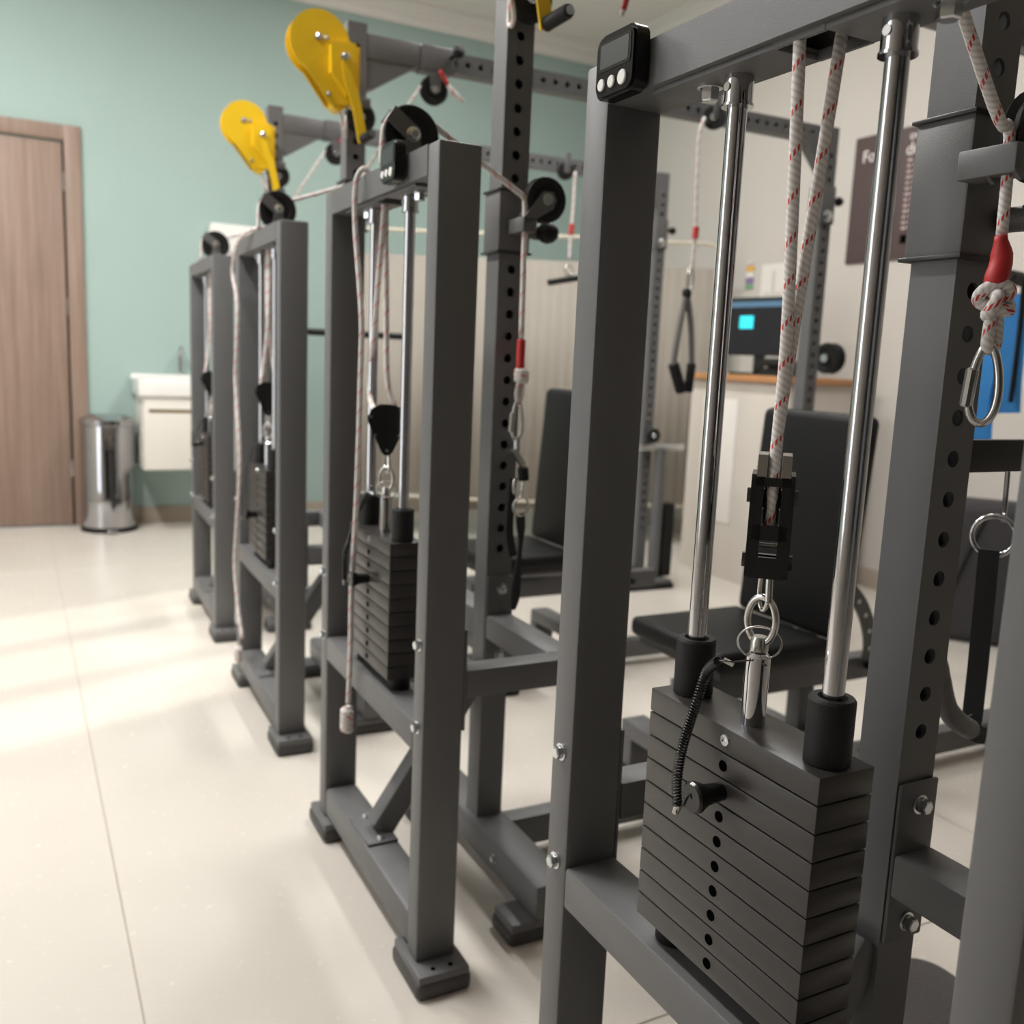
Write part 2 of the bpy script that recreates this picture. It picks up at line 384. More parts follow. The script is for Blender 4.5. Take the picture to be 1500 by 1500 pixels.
def arc(c, ax, ay, r, a0, a1, n): return [Vector(c)+Vector(ax)*(r*math.cos(a0+(a1-a0)*k/(n-1)))+Vector(ay)*(r*math.sin(a0+(a1-a0)*k/(n-1))) for k in range(n)]
def rope(name, pts, parent=None, r=.0055, seg=10, **kw):
    return B().tube(pts, r, seg, uv=True).make(name, 'rope_braid', parent, ang=180, **kw)
def ring(name, c, n, R, r, mt, parent, sx=1, up=(0, 0, 1)):
    n = Vector(n).normalized(); u = Vector(up); u = (u-n*u.dot(n)).normalized(); s_ = n.cross(u)
    return B().tube([Vector(c)+u*(R*math.cos(2*PI*k/28))+s_*(R*sx*math.sin(2*PI*k/28)) for k in range(28)], r, 8, closed=True).make(name, mt, parent, ang=180)
def carabiner(name, top, h, w, n, r, mt, parent, label=None):
    # pear shaped snap hook hanging from 'top', in the plane with normal n
    n = Vector(n).normalized(); u = Vector((0, 0, -1)); s_ = n.cross(u).normalized(); T = Vector(top)
    pts = []
    for k in range(36):
        a = 2*PI*k/36; wd = w/2*(.62+.38*(1-math.cos(a))/2)
        pts.append(T+u*(h/2-h/2*math.cos(a))+s_*(wd*math.sin(a)))
    b = B().tube(pts, r, 8, closed=True)
    o = b.make(name, mt, parent, ang=180, label=label)
    B().cyl(T+u*(h*.30)-s_*(w*.38), T+u*(h*.80)-s_*(w*.46), r*1.5, seg=10, cham=r*.4).make('gate', mt, o)
    return o

# ------------------------------------------------------------------ weight machines
L_, W_, D_ = .625, .074, .047
UXA, UXB, UYA, UYB = .261, .319, .315, .371     # upright footprint in machine coordinates
PL0, PLT, NPL = .500, .0262, 10

def make_plate(k):
    def f():
        b = B(); z1 = PLT-.0014; lo = (.004, .191, 0); hi = (.070, .432, z1)
        # block with a bevelled rim, hole strip on the aisle side
        b.box((lo[0], lo[1], 0), (hi[0], hi[1], z1), .0011, 2); return b.mesh('weight_plate')
    return cached('plate', f)

def machine(idx, X, Y, rz, label, sleeve_z, block_bearing):
    R = thing('cable_weight_machine', label, 'weight machine', (X, Y, 0), rz, 'row of grey cable weight machines')
    M = Matrix.Translation((X, Y, 0)) @ Matrix.Rotation(rz, 4, 'Z'); MI = M.inverted()
    def wl(p): return MI @ Vector(p)
    def px(x, y, ax, v): return wl(at(x, y, ax, v))
    S = lambda n, lo, hi, mt='powder_grey', bev=.0035, parent=R, **kw: box(n, lo, hi, mt, parent, bev, **kw)
    # weight stack frame
    for y0 in (0, L_-D_):
        S('post', (0, y0, .045), (W_, y0+D_, 1.43), bev=.0045)
    tb = B(); a, c = D_, L_-D_; sx0, sx1, sy0, sy1 = .012, .062, .268, .328
    tb.box((0, a, 1.4265), (W_, c, 1.43)); tb.box((0, a, 1.383), (.0035, c, 1.4265)); tb.box((W_-.0035, a, 1.383), (W_, c, 1.4265))
    tb.box((.0035, a, 1.383), (W_-.0035, sy0, 1.3865)); tb.box((.0035, sy1, 1.383), (W_-.0035, c, 1.3865))
    tb.box((.0035, sy0, 1.383), (sx0, sy1, 1.3865)); tb.box((sx1, sy0, 1.383), (W_-.0035, sy1, 1.3865))
    tb.make('top_beam', 'powder_grey', R)
    rp = B(); rp.box((.008, .12, 1.3775), (.066, sy0, 1.383), .001); rp.box((.008, sy1, 1.3775), (.066, .505, 1.383), .001); rp.box((.008, sy0, 1.3775), (sx0, sy1, 1.383)); rp.box((sx1, sy0, 1.3775), (.066, sy1, 1.383))
    rp.make('rod_plate', 'powder_grey', R)
    S('middle_beam', (0, D_, .422), (W_, L_-D_, .475))
    S('base_rail', (0, D_, .050), (W_, L_-D_, .118), bev=.010)
    for y0, y1 in ((-.042, .085), (L_-.085, L_+.042)):
        f = S('foot', (-.010, y0, .018), (W_+.012, y1, .045), bev=.004)
        b = B().box((-.014, y0-.004, 0), (W_+.016, y1+.004, .034), .011, 3); b.make('rubber_pad', 'pad_grey', f)
        yy = y0+.016 if y0 < 0 else y1-.016
        for xx in (.022, .055): B().cyl((xx, yy, .045), (xx, yy, .0462), .0045, seg=10).make('bolt_hole', 'dark_hole', f)
    # rods, collars
    for y in (.216, .404):
        B().cyl((W_/2, y, .475), (W_/2, y, 1.380), .0096, seg=28).make('guide_rod', 'chrome', R)
        c = B().lathe([(0, 1.349), (.0155, 1.349), (.0155, 1.3515), (.0142, 1.352), (.0142, 1.3775), (0, 1.3775)], (W_/2, y, 0), seg=24).make('rod_collar', 'chrome', R)
        B().cyl((.037-.0143, y, 1.366), (.037-.0152, y, 1.366), .0042, seg=12).make('set_screw', 'steel', c)
        bolt(R, (W_/2, y+(.044 if y > .3 else -.044), 1.3775), (0, 0, -1), 'nut', .0095, .013)
        B().lathe([(0, PL0), (.0212, PL0), (.0212, .4775), (.0195, .475), (0, .475)], (W_/2, y, 0), seg=24).make('bumper', 'rubber', R)
        top = PL0+PLT*NPL-.0014
        B().lathe([(.0108, top+.056), (.013, top+.0605), (.0188, top+.0605), (.0206, top+.058), (.0206, top+.001), (.0195, top)], (W_/2, y, 0), seg=28).make('bushing', 'rubber', R)
    # weight plates, each with its pin hole
    for k in range(NPL):
        z = PL0+PLT*k
        p = ob('weight_plate', make_plate(k), 'plate_black', R, loc=(0, 0, z))
        hz = (PLT-.0014)/2
        if k < NPL-1:
            hm = cached('pinhole', lambda: B().lathe([(.0055, 0), (.0055, -.0006), (.0043, -.0006), (.0040, -.0002), (0, -.0002)], (0, 0, 0), (1, 0, 0), seg=18).mesh('pin_hole'))
            ob('pin_hole', hm, 'dark_hole', p, loc=(.0040, .3115, hz))
        else:
            sm = cached('headscrew', lambda: B().lathe([(0, -.0010), (.0022, -.0006), (.0028, -.0014), (.0055, -.0014), (.0060, 0)], (0, 0, 0), (1, 0, 0), seg=18).mesh('screw'))
            ob('screw', sm, 'zinc', p, loc=(.0040, .3115, hz))
    top = PL0+PLT*NPL-.0014; ym = .3115
    B().lathe([(0, top+.072), (.0085, top+.072), (.0118, top+.068), (.0118, top), (0, top)], (W_/2, ym, 0), seg=24).make('selector_stem', 'chrome', R)
    en = B().lathe([(0, top+.088), (.007, top+.088), (.0088, top+.084), (.0088, top+.074), (.0065, top+.072)], (W_/2, ym, 0), seg=18).make('eye_nut', 'steel', R)
    br = Vector((math.sin(block_bearing), math.cos(block_bearing), 0)); side = Vector((br.y, -br.x, 0))
    nE = (br*.86+side*.5).normalized()
    ring('eye', (W_/2, ym, top+.104), nE, .0225, .0036, 'steel', en, .68)
    ring('split_ring', (W_/2, ym, top+.081), (br+Vector((0, 0, .45))).normalized(), .0205, .0011, 'steel', en)
    carabiner('carabiner', (W_/2, ym, top+.162), .048, .020, nE+side*.9, .0023, 'steel', R)
    # pulley block above the stack
    zb = top+.150
    face = idx != 1
    P = bpy.data.objects.new('pulley_block', None)
    pm = []
    if face: nrm, sd = br, side
    else: nrm, sd = side, br
    def pf(u, v, d): return Vector((W_/2, ym, zb))+sd*u+Vector((0, 0, v))+nrm*d
    outl = [(-.004, 0), (-.009, .006), (-.030, .062), (-.031, .072), (-.024, .088), (-.012, .096), (.012, .096), (.024, .088), (.031, .072), (.030, .062), (.009, .006), (.004, 0)] if face else \
        [(-.022, 0), (-.026, .004), (-.027, .084), (-.022, .096), (.022, .096), (.027, .084), (.026, .004), (.022, 0)]
    if face:
        outl = [(u*1.22, v) for u, v in outl]
        blk = B().prism(outl, pf, -.010, -.007).prism(outl, pf, .007, .010)
        blk = blk.make('pulley_block', 'black_plastic', R)
        wheel(blk, pf(0, .068, 0), nrm, .024, .012)
        for u, v in ((-.032, .073), (.032, .073), (-.023, .038), (.023, .038), (0, .009)): B().cyl(pf(u, v, -.0125), pf(u, v, .0125), .003, seg=10).make('rivet', 'steel', blk)
    else:
        blk = B().prism(outl, pf, -.0195, -.0155).prism(outl, pf, .0155, .0195)
        # front bars of the housing with two windows, as seen edge on
        for v0, v1 in ((.0, .020), (.036, .050), (.086, .094)):
            lo_, hi_ = [], []
            blk.prism([(-.0265, v0), (-.0225, v0), (-.0225, v1), (-.0265, v1)], pf, -.0157, .0157)
        for t0, t1 in ((-.0157, -.008), (.008, .0157)):
            blk.prism([(-.0265, .020), (-.0225, .020), (-.0225, .094), (-.0265, .094)], pf, t0, t1)
        blk = blk.make('pulley_block', 'black_plastic', R)
        wheel(blk, pf(0, .068, 0), nrm, .021, .014)
        for t in (-1, 1):
            B().prism([(-.021, .092), (.021, .092), (.018, .114), (-.018, .114)], pf, t*.0065, t*.0150).make('guide_cheek', 'steel', blk)
        B().cyl(pf(-.012, .029, -.012), pf(-.012, .029, .012), .0024, seg=10).make('cross_pin', 'steel', blk)
        B().cyl(pf(-.015, .041, -.010), pf(-.015, .041, .010), .0028, seg=10).make('cross_pin', 'steel', blk)
        for v in (.012, .074): B().cyl(pf(0, v, -.023), pf(0, v, .023), .0075, seg=6).make('axle_bolt', 'black_plastic', blk)
    # ropes in the frame
    if face: e0, e1 = pf(-.023, .078, 0), pf(.021, .082, 0)
    else: e0, e1 = pf(-.016, .060, 0), pf(.016, .060, 0)
    if idx == 1:
        rope('rope', smooth([px(1173, 20, 2, 1.425), px(1172, 52, 2, 1.383), (W_/2-.008, ym-.008, 1.15), pf(-.008, .13, 0), pf(-.017, .085, 0), pf(-.013, .045, 0)], 12), R)
        rope('rope', smooth([px(1233, 25, 2, 1.425), px(1232, 58, 2, 1.383), (W_/2+.004, ym-.006, 1.15), pf(.006, .13, 0), pf(.018, .08, 0), pf(.013, .045, 0)], 12), R)
    elif idx == 2:
        rope('rope', smooth([px(563, 232, 0, X+.037), px(563, 300, 0, X+.037), px(552, 440, 0, X+.037), px(542, 570, 0, X+.037), e0], 10), R)
        rope('rope', smooth([px(565, 275, 0, X+.045), px(566, 440, 0, X+.045), px(568, 560, 0, X+.045), e1], 10), R)
    else:
        rope('rope', smooth([(W_/2, ym-.012, 1.425), (W_/2-.003, ym-.012, 1.2), (W_/2-.01, ym+.005, 1.08), e0], 8), R)
        rope('rope', smooth([(W_/2, ym+.012, 1.425), (W_/2, ym+.012, 1.2), e1], 8), R)
    # selector pin with coiled lanyard
    pk = {1: 7, 2: 6, 3: 4, 4: 8}[idx]; pz = PL0+PLT*pk+(PLT-.0014)/2
    pin = B().lathe([(0, -.037), (.0135, -.037), (.0155, -.0345), (.0155, -.031), (.0105, -.020), (.0090, -.004), (.0090, 0)], (.004, ym, pz), (1, 0, 0), seg=24).make('selector_pin', 'black_plastic', R)
    tie = (.004-.040, ym+.018, pz-.008)
    if idx == 1:
        A = px(1052, 968, 1, Y+ym-.01); C_ = px(992, 1182, 0, X-.030); mid = [A, px(1035, 985, 0, X-.005), px(1020, 1030, 0, X-.012), px(1001, 1090, 0, X-.020), px(992, 1140, 0, X-.027), C_]
    else:
        A = Vector((W_/2-.02, ym+.05, top+.07)); C_ = Vector((-.034, ym+.03, pz-.01)); mid = [A, (.0, ym+.06, top+.03), (-.018, ym+.06, top-.03), (-.03, ym+.045, pz+.04), C_]
    cl = smooth(mid, 14); tot = sum((cl[i+1]-cl[i]).length for i in range(len(cl)-1)); turns = int(tot/.0030)
    if idx > 2: turns = turns//3
    pts = []; n = turns*9
    acc = [0]
    for i in range(len(cl)-1): acc.append(acc[-1]+(cl[i+1]-cl[i]).length)
    j = 0
    for i in range(n+1):
        d_ = tot*i/n
        while j < len(cl)-2 and acc[j+1] < d_: j += 1
        t = (d_-acc[j])/max(1e-9, acc[j+1]-acc[j]); p = cl[j].lerp(cl[j+1], t); tg = (cl[j+1]-cl[j]).normalized(); u = tg.cross(Vector((.3, .9, .1))).normalized(); w = tg.cross(u); a_ = 2*PI*turns*i/n
        pts.append(p+u*(.0043*math.cos(a_))+w*(.0043*math.sin(a_)))
    ly = B().tube(pts, .0011, 5).make('coil_lanyard', 'black_plastic', pin, ang=180)
    B().tube(smooth([C_, Vector(C_)+Vector((-.004, -.006, -.004)), Vector((.004-.038, ym+.003, pz+.002)), Vector((.004-.037, ym-.002, pz))], 6), .0008, 6).make('tie_cord', 'black_plastic', pin, ang=180)
    B().cyl(Vector(C_)+Vector((0, 0, .002)), Vector(C_)+Vector((-.001, .001, -.007)), .0032, seg=8).make('crimp', 'steel', pin)
    B().tube(smooth([A, Vector(A)+Vector((.008, -.012, .002)), (W_/2-.010, ym-.004, top+.066), (W_/2-.004, ym-.016, top+.064)], 6), .0008, 6).make('tie_cord', 'black_plastic', pin, ang=180)
    B().obox(Vector(A)+Vector((.003, -.004, .002)), Vector(A)+Vector((.008, -.012, -.001)), .004, .0035).make('crimp', 'steel', pin)
    # brackets and cross beams behind the frame
    for y0 in (0, L_-D_):
        yc = y0+D_/2
        pl = S('bracket_plate', (W_, y0+.002, .464), (W_+.006, y0+D_-.002, .645), bev=.002)
        for z in (.474, .620): bolt(R, (0, yc, z), (-1, 0, 0), r=.0082, h=.009)
        S('cross_beam', (W_+.006, y0, .523), (UXA if y0 else UXB, y0+D_, .573))
    S('side_beam', (UXA, D_, .523), (UXB, UYA-.006, .573)); S('side_beam', (UXA, UYB, .523), (UXB, L_-D_, .573))
    S('side_beam_end', (UXA, L_-D_, .523), (UXB, L_, .573))
    bp = S('upright_bracket', (UXA+.001, UYA-.006, .462), (UXB+.004, UYA, .655), bev=.003)
    for z in (.485, .628): bolt(R, ((UXA+UXB)/2+.004, UYA-.006, z), (0, -1, 0), r=.0085, h=.011)
    # uprights, floor rails
    perforated('upright', 'powder_grey', R, (UXA, UYA, .120), (UXB, UYB, 2.04), 'z', [.712+.0435*k for k in range(30)])
    S('floor_rail', (UXA-.012, .02, .045), (UXB+.012, L_+.02, .120), bev=.012)
    for y0, y1 in ((.03, .11), (L_-.06, L_+.03)):
        f = S('foot', (UXA-.055, y0, .018), (UXB+.055, y1, .045), bev=.004)
        B().box((UXA-.060, y0-.004, 0), (UXB+.060, y1+.004, .032), .012, 3).make('rubber_pad', 'pad_grey', f)
    bolt(R, (UXA-.012, .2, .085), (-1, 0, 0), r=.007, h=.007)
    RX = 2.10
    S('floor_beam', (UXB+.012, UYA-.005, .030), (RX, UYA+.045, .098), bev=.004)
    # diagonal brace from the base rail to the upright
    B().obox((W_/2+.012, .343, .128), (UXA+.004, .343, .455), .050, .045, (0, 1, 0), .003).make('diagonal_brace', 'powder_grey', R)
    S('brace_plate', (.006, .285, .118), (W_-.004, .41, .124), bev=.001)
    bolt(R, (W_/2, .300, .124), (0, 0, 1), r=.007, h=.006); bolt(R, (W_/2, .398, .124), (0, 0, 1), r=.007, h=.006)
    # overhead beam to the far upright
    BY0, BY1 = UYA+.005, UYB-.005
    perforated('overhead_beam', 'powder_grey', R, (UXB+.16, BY0, 1.952), (RX, BY1, 2.010), 'x', [UXB+.19+.0435*k for k in range(38)])
    S('beam_sleeve', (UXB, BY0-.004, 1.946), (UXB+.165, BY1+.004, 2.016), 'sleeve_grey')
    B().prism([(UXB, 1.946), (UXB, 1.865), (UXB+.02, 1.865), (UXB+.15, 1.946)], lambda u, v, d_: (u, d_, v), UYA+.004, UYB-.004).make('gusset', 'sleeve_grey', R)
    cg = S('beam_carriage', (UXB+.168, BY0-.006, 1.944), (UXB+.275, BY1+.006, 2.018), 'sleeve_grey')
    wheel(cg, (UXB+.215, BY0+.01, 1.895), (0, 1, 0), .043, .022)
    B().prism([(UXB+.195, 1.944), (UXB+.235, 1.944), (UXB+.231, 1.890), (UXB+.215, 1.880), (UXB+.199, 1.890)], lambda u, v, d_: (u, d_, v), BY0-.006, BY0-.003).make('pulley_bracket', 'sleeve_grey', cg)
    B().lathe([(0, 0), (.006, 0), (.006, .02), (.017, .028), (.019, .040), (.012, .052), (0, .054)], (UXB+.262, BY0-.006, 1.99), (.3, -1, .35), seg=18).make('knob', 'rubber', cg)
    # far upright with carriage
    perforated('far_upright', 'powder_grey', R, (RX, UYA, .045), (RX+.058, UYB, 2.012), 'z', [.30+.0435*k for k in range(38)])
    f = S('far_foot', (RX-.10, UYA-.12, .018), (RX+.15, UYB+.12, .045), bev=.006)
    B().box((RX-.11, UYA-.13, 0), (RX+.16, UYB+.13, .03), .012, 3).make('rubber_pad', 'rubber', f)
    B().prism([(RX, 1.952), (RX-.10, 1.952), (RX, 1.845)], lambda u, v, d_: (u, d_, v), UYA+.004, UYB-.004).make('gusset', 'sleeve_grey', R)
    fc = S('far_carriage', (RX-.006, UYA-.007, 1.66), (RX+.064, UYB+.007, 1.80), 'sleeve_grey')
    B().cyl((RX+.064, (UYA+UYB)/2, 1.755), (RX+.105, (UYA+UYB)/2, 1.755), .008, seg=10).lathe([(0, 0), (.014, .002), (.019, .012), (.014, .026), (0, .03)], (RX+.10, (UYA+UYB)/2, 1.755), (1, 0, 0), seg=16).make('knob', 'rubber', fc)
    bolt(fc, (RX+.03, UYA-.007, 1.69), (0, -1, 0), r=.016, h=.012)
    # main carriage on the upright with its pulley and pull pin
    sz0, sz1 = sleeve_z
    cr = S('carriage', (UXA-.006, UYA-.007, sz0), (UXB+.006, UYB+.007, sz1), 'sleeve_grey', bev=.004)
    for zz in (sz0-.0015, sz1-.003): S('collar_liner', (UXA-.010, UYA-.010, zz), (UXB+.010, UYB+.010, zz+.0045), 'black_steel', .001, cr)
    wc = Vector((.290, UYA-.052, sz0+.112)) if idx == 1 else Vector((.326, UYA-.058, sz0+.098))
    wheel(cr, wc, (0, 1, 0), .043, .022)
    fnp = lambda u, v, d_: (u, d_, v)
    arm = [(wc.x-.052, wc.z-.040), (wc.x-.040, wc.z-.048), (wc.x+.012, wc.z-.018), (wc.x+.018, wc.z), (wc.x+.010, wc.z+.014), (wc.x-.010, wc.z+.014)]
    bz = .022 if idx == 1 else 0
    B().prism(arm, fnp, wc.y-.016, wc.y-.012).prism(arm, fnp, wc.y+.012, wc.y+.016).box((wc.x-.052, wc.y-.016, wc.z-.064+bz), (wc.x-.022, UYA-.005, wc.z-.036+bz), .002).make('pulley_bracket', 'sleeve_grey', cr)
    pa = Vector((.30, -1, .02)).normalized() if idx == 1 else Vector((1, 0, 0))
    pin_c = Vector((UXA+.050, UYA-.007, sz0+.040)) if idx == 1 else Vector((UXB+.006, UYA+.012, sz0+.045))
    B().cyl(pin_c, pin_c+pa*.024, .0125, seg=18).lathe([(.0145, .022), (.0145, .032), (.010, .033)], pin_c, pa, seg=6).make('pull_pin_barrel', 'sleeve_grey', cr)
    if idx == 1: B().cyl(pin_c+pa*.030, pin_c+pa*.060, .0115, seg=18, cham=.003).make('pull_pin_grip', 'black_plastic', cr)
    else: B().lathe([(0, .020), (.010, .022), (.0185, .032), (.0215, .043), (.0185, .055), (.010, .064), (0, .066)], pin_c, (.85, -.5, 0), seg=20).make('pull_pin_knob', 'rubber', cr)
    # fixed pulley high on the upright
    wheel(R, (.295, UYA-.020, 1.775), (0, 1, 0), .044, .022, 'high_pulley')
    S('pulley_mount', (.270, UYA-.036, 1.80), (.322, UYA, 1.828), 'sleeve_grey', .002)
    # pulley on the top beam
    tw = Vector((.050, .262, 1.487))
    tp = wheel(R, tw, (0, 1, 0), .052, .022, 'top_pulley')
    ta = [(tw.x-.050, tw.z+.020), (tw.x-.034, tw.z+.044), (tw.x+.012, tw.z+.012), (tw.x+.016, tw.z-.004), (tw.x+.004, tw.z-.016), (tw.x-.008, tw.z-.012)]
    ba = B().prism(ta, fnp, tw.y-.017, tw.y-.013).prism(ta, fnp, tw.y+.013, tw.y+.017)
    ba.prism([(tw.x-.012, tw.z-.010), (tw.x+.014, tw.z-.006), (tw.x+.02, 1.43), (tw.x-.02, 1.43)], fnp, tw.y-.017, tw.y-.013); ba.prism([(tw.x-.012, tw.z-.010), (tw.x+.014, tw.z-.006), (tw.x+.02, 1.43), (tw.x-.02, 1.43)], fnp, tw.y+.013, tw.y+.017)
    ba.make('pulley_fork', 'sleeve_grey', R)
    bolt(R, (tw.x, tw.y-.017, tw.z), (0, -1, 0), 'axle_bolt', .010, .008)
    # main rope: down into the frame, over the top pulley, across to the carriage and down to the hook
    g = wc+Vector((-.041, 0, 0))
    end = {1: at(1466, 345, 1, .604).z+.001, 2: at(764, 496, 1, 1.652).z+.001, 3: 1.15, 4: 1.15}[idx]
    pth = [Vector((tw.x-.052, tw.y, 1.43)), Vector((tw.x-.050, tw.y, tw.z))]+arc(tw, (1, 0, 0), (0, 0, 1), .047, PI, PI*.22, 7)[1:]
    pth += [Vector((wc.x-.075, wc.y-.003, wc.z+.016)), Vector((wc.x-.047, wc.y, wc.z+.002)), g+Vector((0, 0, -.02)), Vector((g.x+.002, g.y, (g.z+end)/2)), Vector((g.x+.004, g.y, end))]
    rope('main_rope', smooth(pth, 5), R)
    # rope from the beam pulley to the high pulley
    if idx > 2: rope('overhead_rope', [Vector((UXB+.172, BY0+.008, 1.900)).lerp(Vector((g.x-.004, UYA-.055, wc.z+.03)), k/12) for k in range(13)], R, .0048)
    if idx != 2: tl = [(UXB+.236, BY0-.008, 1.935), (UXB+.262, BY0-.012, 1.900), (UXB+.290, BY0-.012, 1.880), (UXB+.305, BY0-.012, 1.874)]; tp0, tp1 = (UXB+.226, BY0-.008, 1.95), (UXB+.252, BY0-.011, 1.912)
    else: e_ = [px(x_, y_, 1, 1.69) for x_, y_ in ((935, -60), (924, -18), (916, 5), (911, 22))]; tl = e_; tp0, tp1 = e_[2]+Vector((.001, -.001, .006)), e_[2].lerp(e_[3], .6)
    rt = rope('rope_tail', smooth(tl, 4), R, [.006]*4+[.009]*4+[.006]*4+[.005] if idx != 2 else .0055)
    B().tube(smooth([tp0, tp1], 4), .0065, 8).make('red_tape', 'red_tape', rt, ang=180)
    # hand winch on the aisle side of the upright
    wo = Vector((.151, .200, 1.932))
    fy = lambda u, v, d_: (u, d_, v)
    out = [(wo.x+.083*math.cos(a_), wo.z+.083*math.sin(a_)) for a_ in rng(PI*1.36, PI*.06, 26)]
    out = [(wo.x+.030, wo.z-.158), (wo.x+.018, wo.z-.142)]+out+[(wo.x+.102, wo.z+.004), (wo.x+.104, wo.z-.08), (wo.x+.090, wo.z-.150)]
    wn = B().prism(out, fy, wo.y, wo.y+.004).prism(out, fy, wo.y+.046, wo.y+.050).box((wo.x+.098, wo.y, wo.z-.15), (wo.x+.112, wo.y+.05, wo.z+.004)).make('hand_winch', 'yellow_paint', R)
    B().lathe([(.070, .002), (.070, .048)], (wo.x, wo.y, wo.z), (0, 1, 0), seg=28).lathe([(0, .003), (.071, .003)], (wo.x, wo.y, wo.z), (0, 1, 0), seg=28).make('drum', 'yellow_paint', wn)
    B().cyl((wo.x+.055, wo.y+.003, wo.z-.150), (wo.x+.055, wo.y+.048, wo.z-.150), .020, seg=18).make('spacer', 'yellow_paint', wn)
    pv = Vector((wo.x+.060, wo.y-.004, wo.z-.038))
    gb = [(pv.x-.034, pv.z-.040), (pv.x-.036, pv.z+.030), (pv.x-.026, pv.z+.040), (pv.x+.034, pv.z+.042), (pv.x+.040, pv.z-.045), (pv.x+.01, pv.z-.095)]
    B().prism(gb, fy, wo.y-.024, wo.y).make('gear_cover', 'yellow_paint', wn)
    bolt(wn, (pv.x, wo.y-.034, pv.z), (0, -1, 0), 'crank_nut', .010, .012)
    for u, v in ((-.004, .012), (.018, .012), (.024, -.13)): bolt(wn, (wo.x+u, wo.y, wo.z+v), (0, -1, 0), r=.008 if u < 0 else .005, h=.006)
    am = smooth([(pv.x+.004, 0, pv.z+.012), (pv.x+.010, 0, pv.z-.050), (pv.x+.032, 0, pv.z-.110), (pv.x+.055, 0, pv.z-.215)], 5)
    bb = B()
    for p0_, p1_ in zip(am, am[1:]): bb.obox((p0_.x, wo.y-.033, p0_.z), (p1_.x, wo.y-.033, p1_.z), .026, .006, (0, 1, 0))
    ca = bb.make('crank_arm', 'yellow_paint', wn)
    ge = Vector((am[-1].x, wo.y-.033, am[-1].z+.010))
    B().lathe([(0, 0), (.013, 0), (.0125, .01), (.0125, .072), (.0105, .078), (0, .078)], ge, (0, -1, 0), seg=18).make('crank_grip', 'rubber', wn)
    B().cyl(ge+Vector((0, -.078, 0)), ge+Vector((0, -.081, 0)), .008, seg=12).make('grip_cap', 'zinc', wn)
    rope('winch_rope', smooth([(wo.x+.060, wo.y+.025, wo.z-.15), (wo.x+.08, wo.y+.03, wo.z-.22), (wo.x+.100, UYA-.025, 1.72), (.254, UYA-.02, 1.775)], 5), R, .0045)
    return R, px

mats_info = [
    (1, .589, .347, 0, 'nearest grey cable weight machine with big black weight stack and coiled lanyard', (1.222, 1.362), math.radians(43.5)),
    (2, .589, 1.395, -math.radians(.73), 'second grey cable weight machine with knotted rope slung over its top beam', (1.309, 1.428), math.radians(20)),
    (3, .614, 2.476, -math.radians(1.4), 'third grey cable weight machine carrying the larger yellow hand winch fully in view', (1.46, 1.60), math.radians(15)),
    (4, .645, 3.571, -math.radians(1.6), 'farthest grey cable weight machine nearest to the teal wall, smaller yellow winch', (1.46, 1.60), math.radians(12))]
MCH = {}
for a in mats_info: MCH[a[0]] = machine(*a)

# loose rope ends slung over the top beams of machines 2 and 3, with stopper knots
def knot(name, c, r, h, parent):
    c = Vector(c); pts = []
    for k in range(90):
        a = 2*PI*5*k/89; pts.append(c+Vector((r*.55*math.cos(a), r*.55*math.sin(a), h/2-h*k/89)))
    return B().tube(pts, r*.55, 8, uv=True).make(name, 'rope_braid', parent, ang=180)
R2, px2 = MCH[2]
pp = [px2(545, 262, 0, .645), px2(535, 247, 0, .60)]+[px2(x, y, 0, .580) for x, y in ((524, 258), (520, 290), (521, 340), (527, 420), (530, 480), (528, 560), (525, 660), (521, 760), (515, 860), (513, 960), (510, 1030))]
hr = rope('slack_rope', smooth(pp, 8), R2, .0052)
knot('stopper_knot', px2(508, 1054, 0, .580), .013, .045, hr)
R3, px3 = MCH[3]
pp = [px3(384, 333, 0, .64), px3(365, 338, 0, .615)]+[px3(x, y, 0, .604) for x, y in ((350, 352), (344, 372), (341, 400), (346, 430), (348, 460), (346, 520), (345, 560), (350, 640), (351, 700), (346, 780), (344, 830), (349, 890), (355, 935))]
hr = rope('slack_rope', smooth(pp, 6), R3, .0058)
knot('stopper_knot', px3(349, 958, 0, .604), .013, .04, hr)
# black flat arm on machine 1, black dip bar on machine 4
R1, px1 = MCH[1]
a0 = px1(1394, 651, 1, .655)
box('flat_arm', (UXB-.002, UYA+.008, 1.000), (UXB+.30, UYA+.020, 1.036), 'black_steel', R1, .002)
B().cyl((UXB, UYA+.02, 1.181), (UXB+.52, UYA+.02, 1.181), .014, seg=16, cham=.003).make('dip_bar', 'rubber', MCH[4][0])

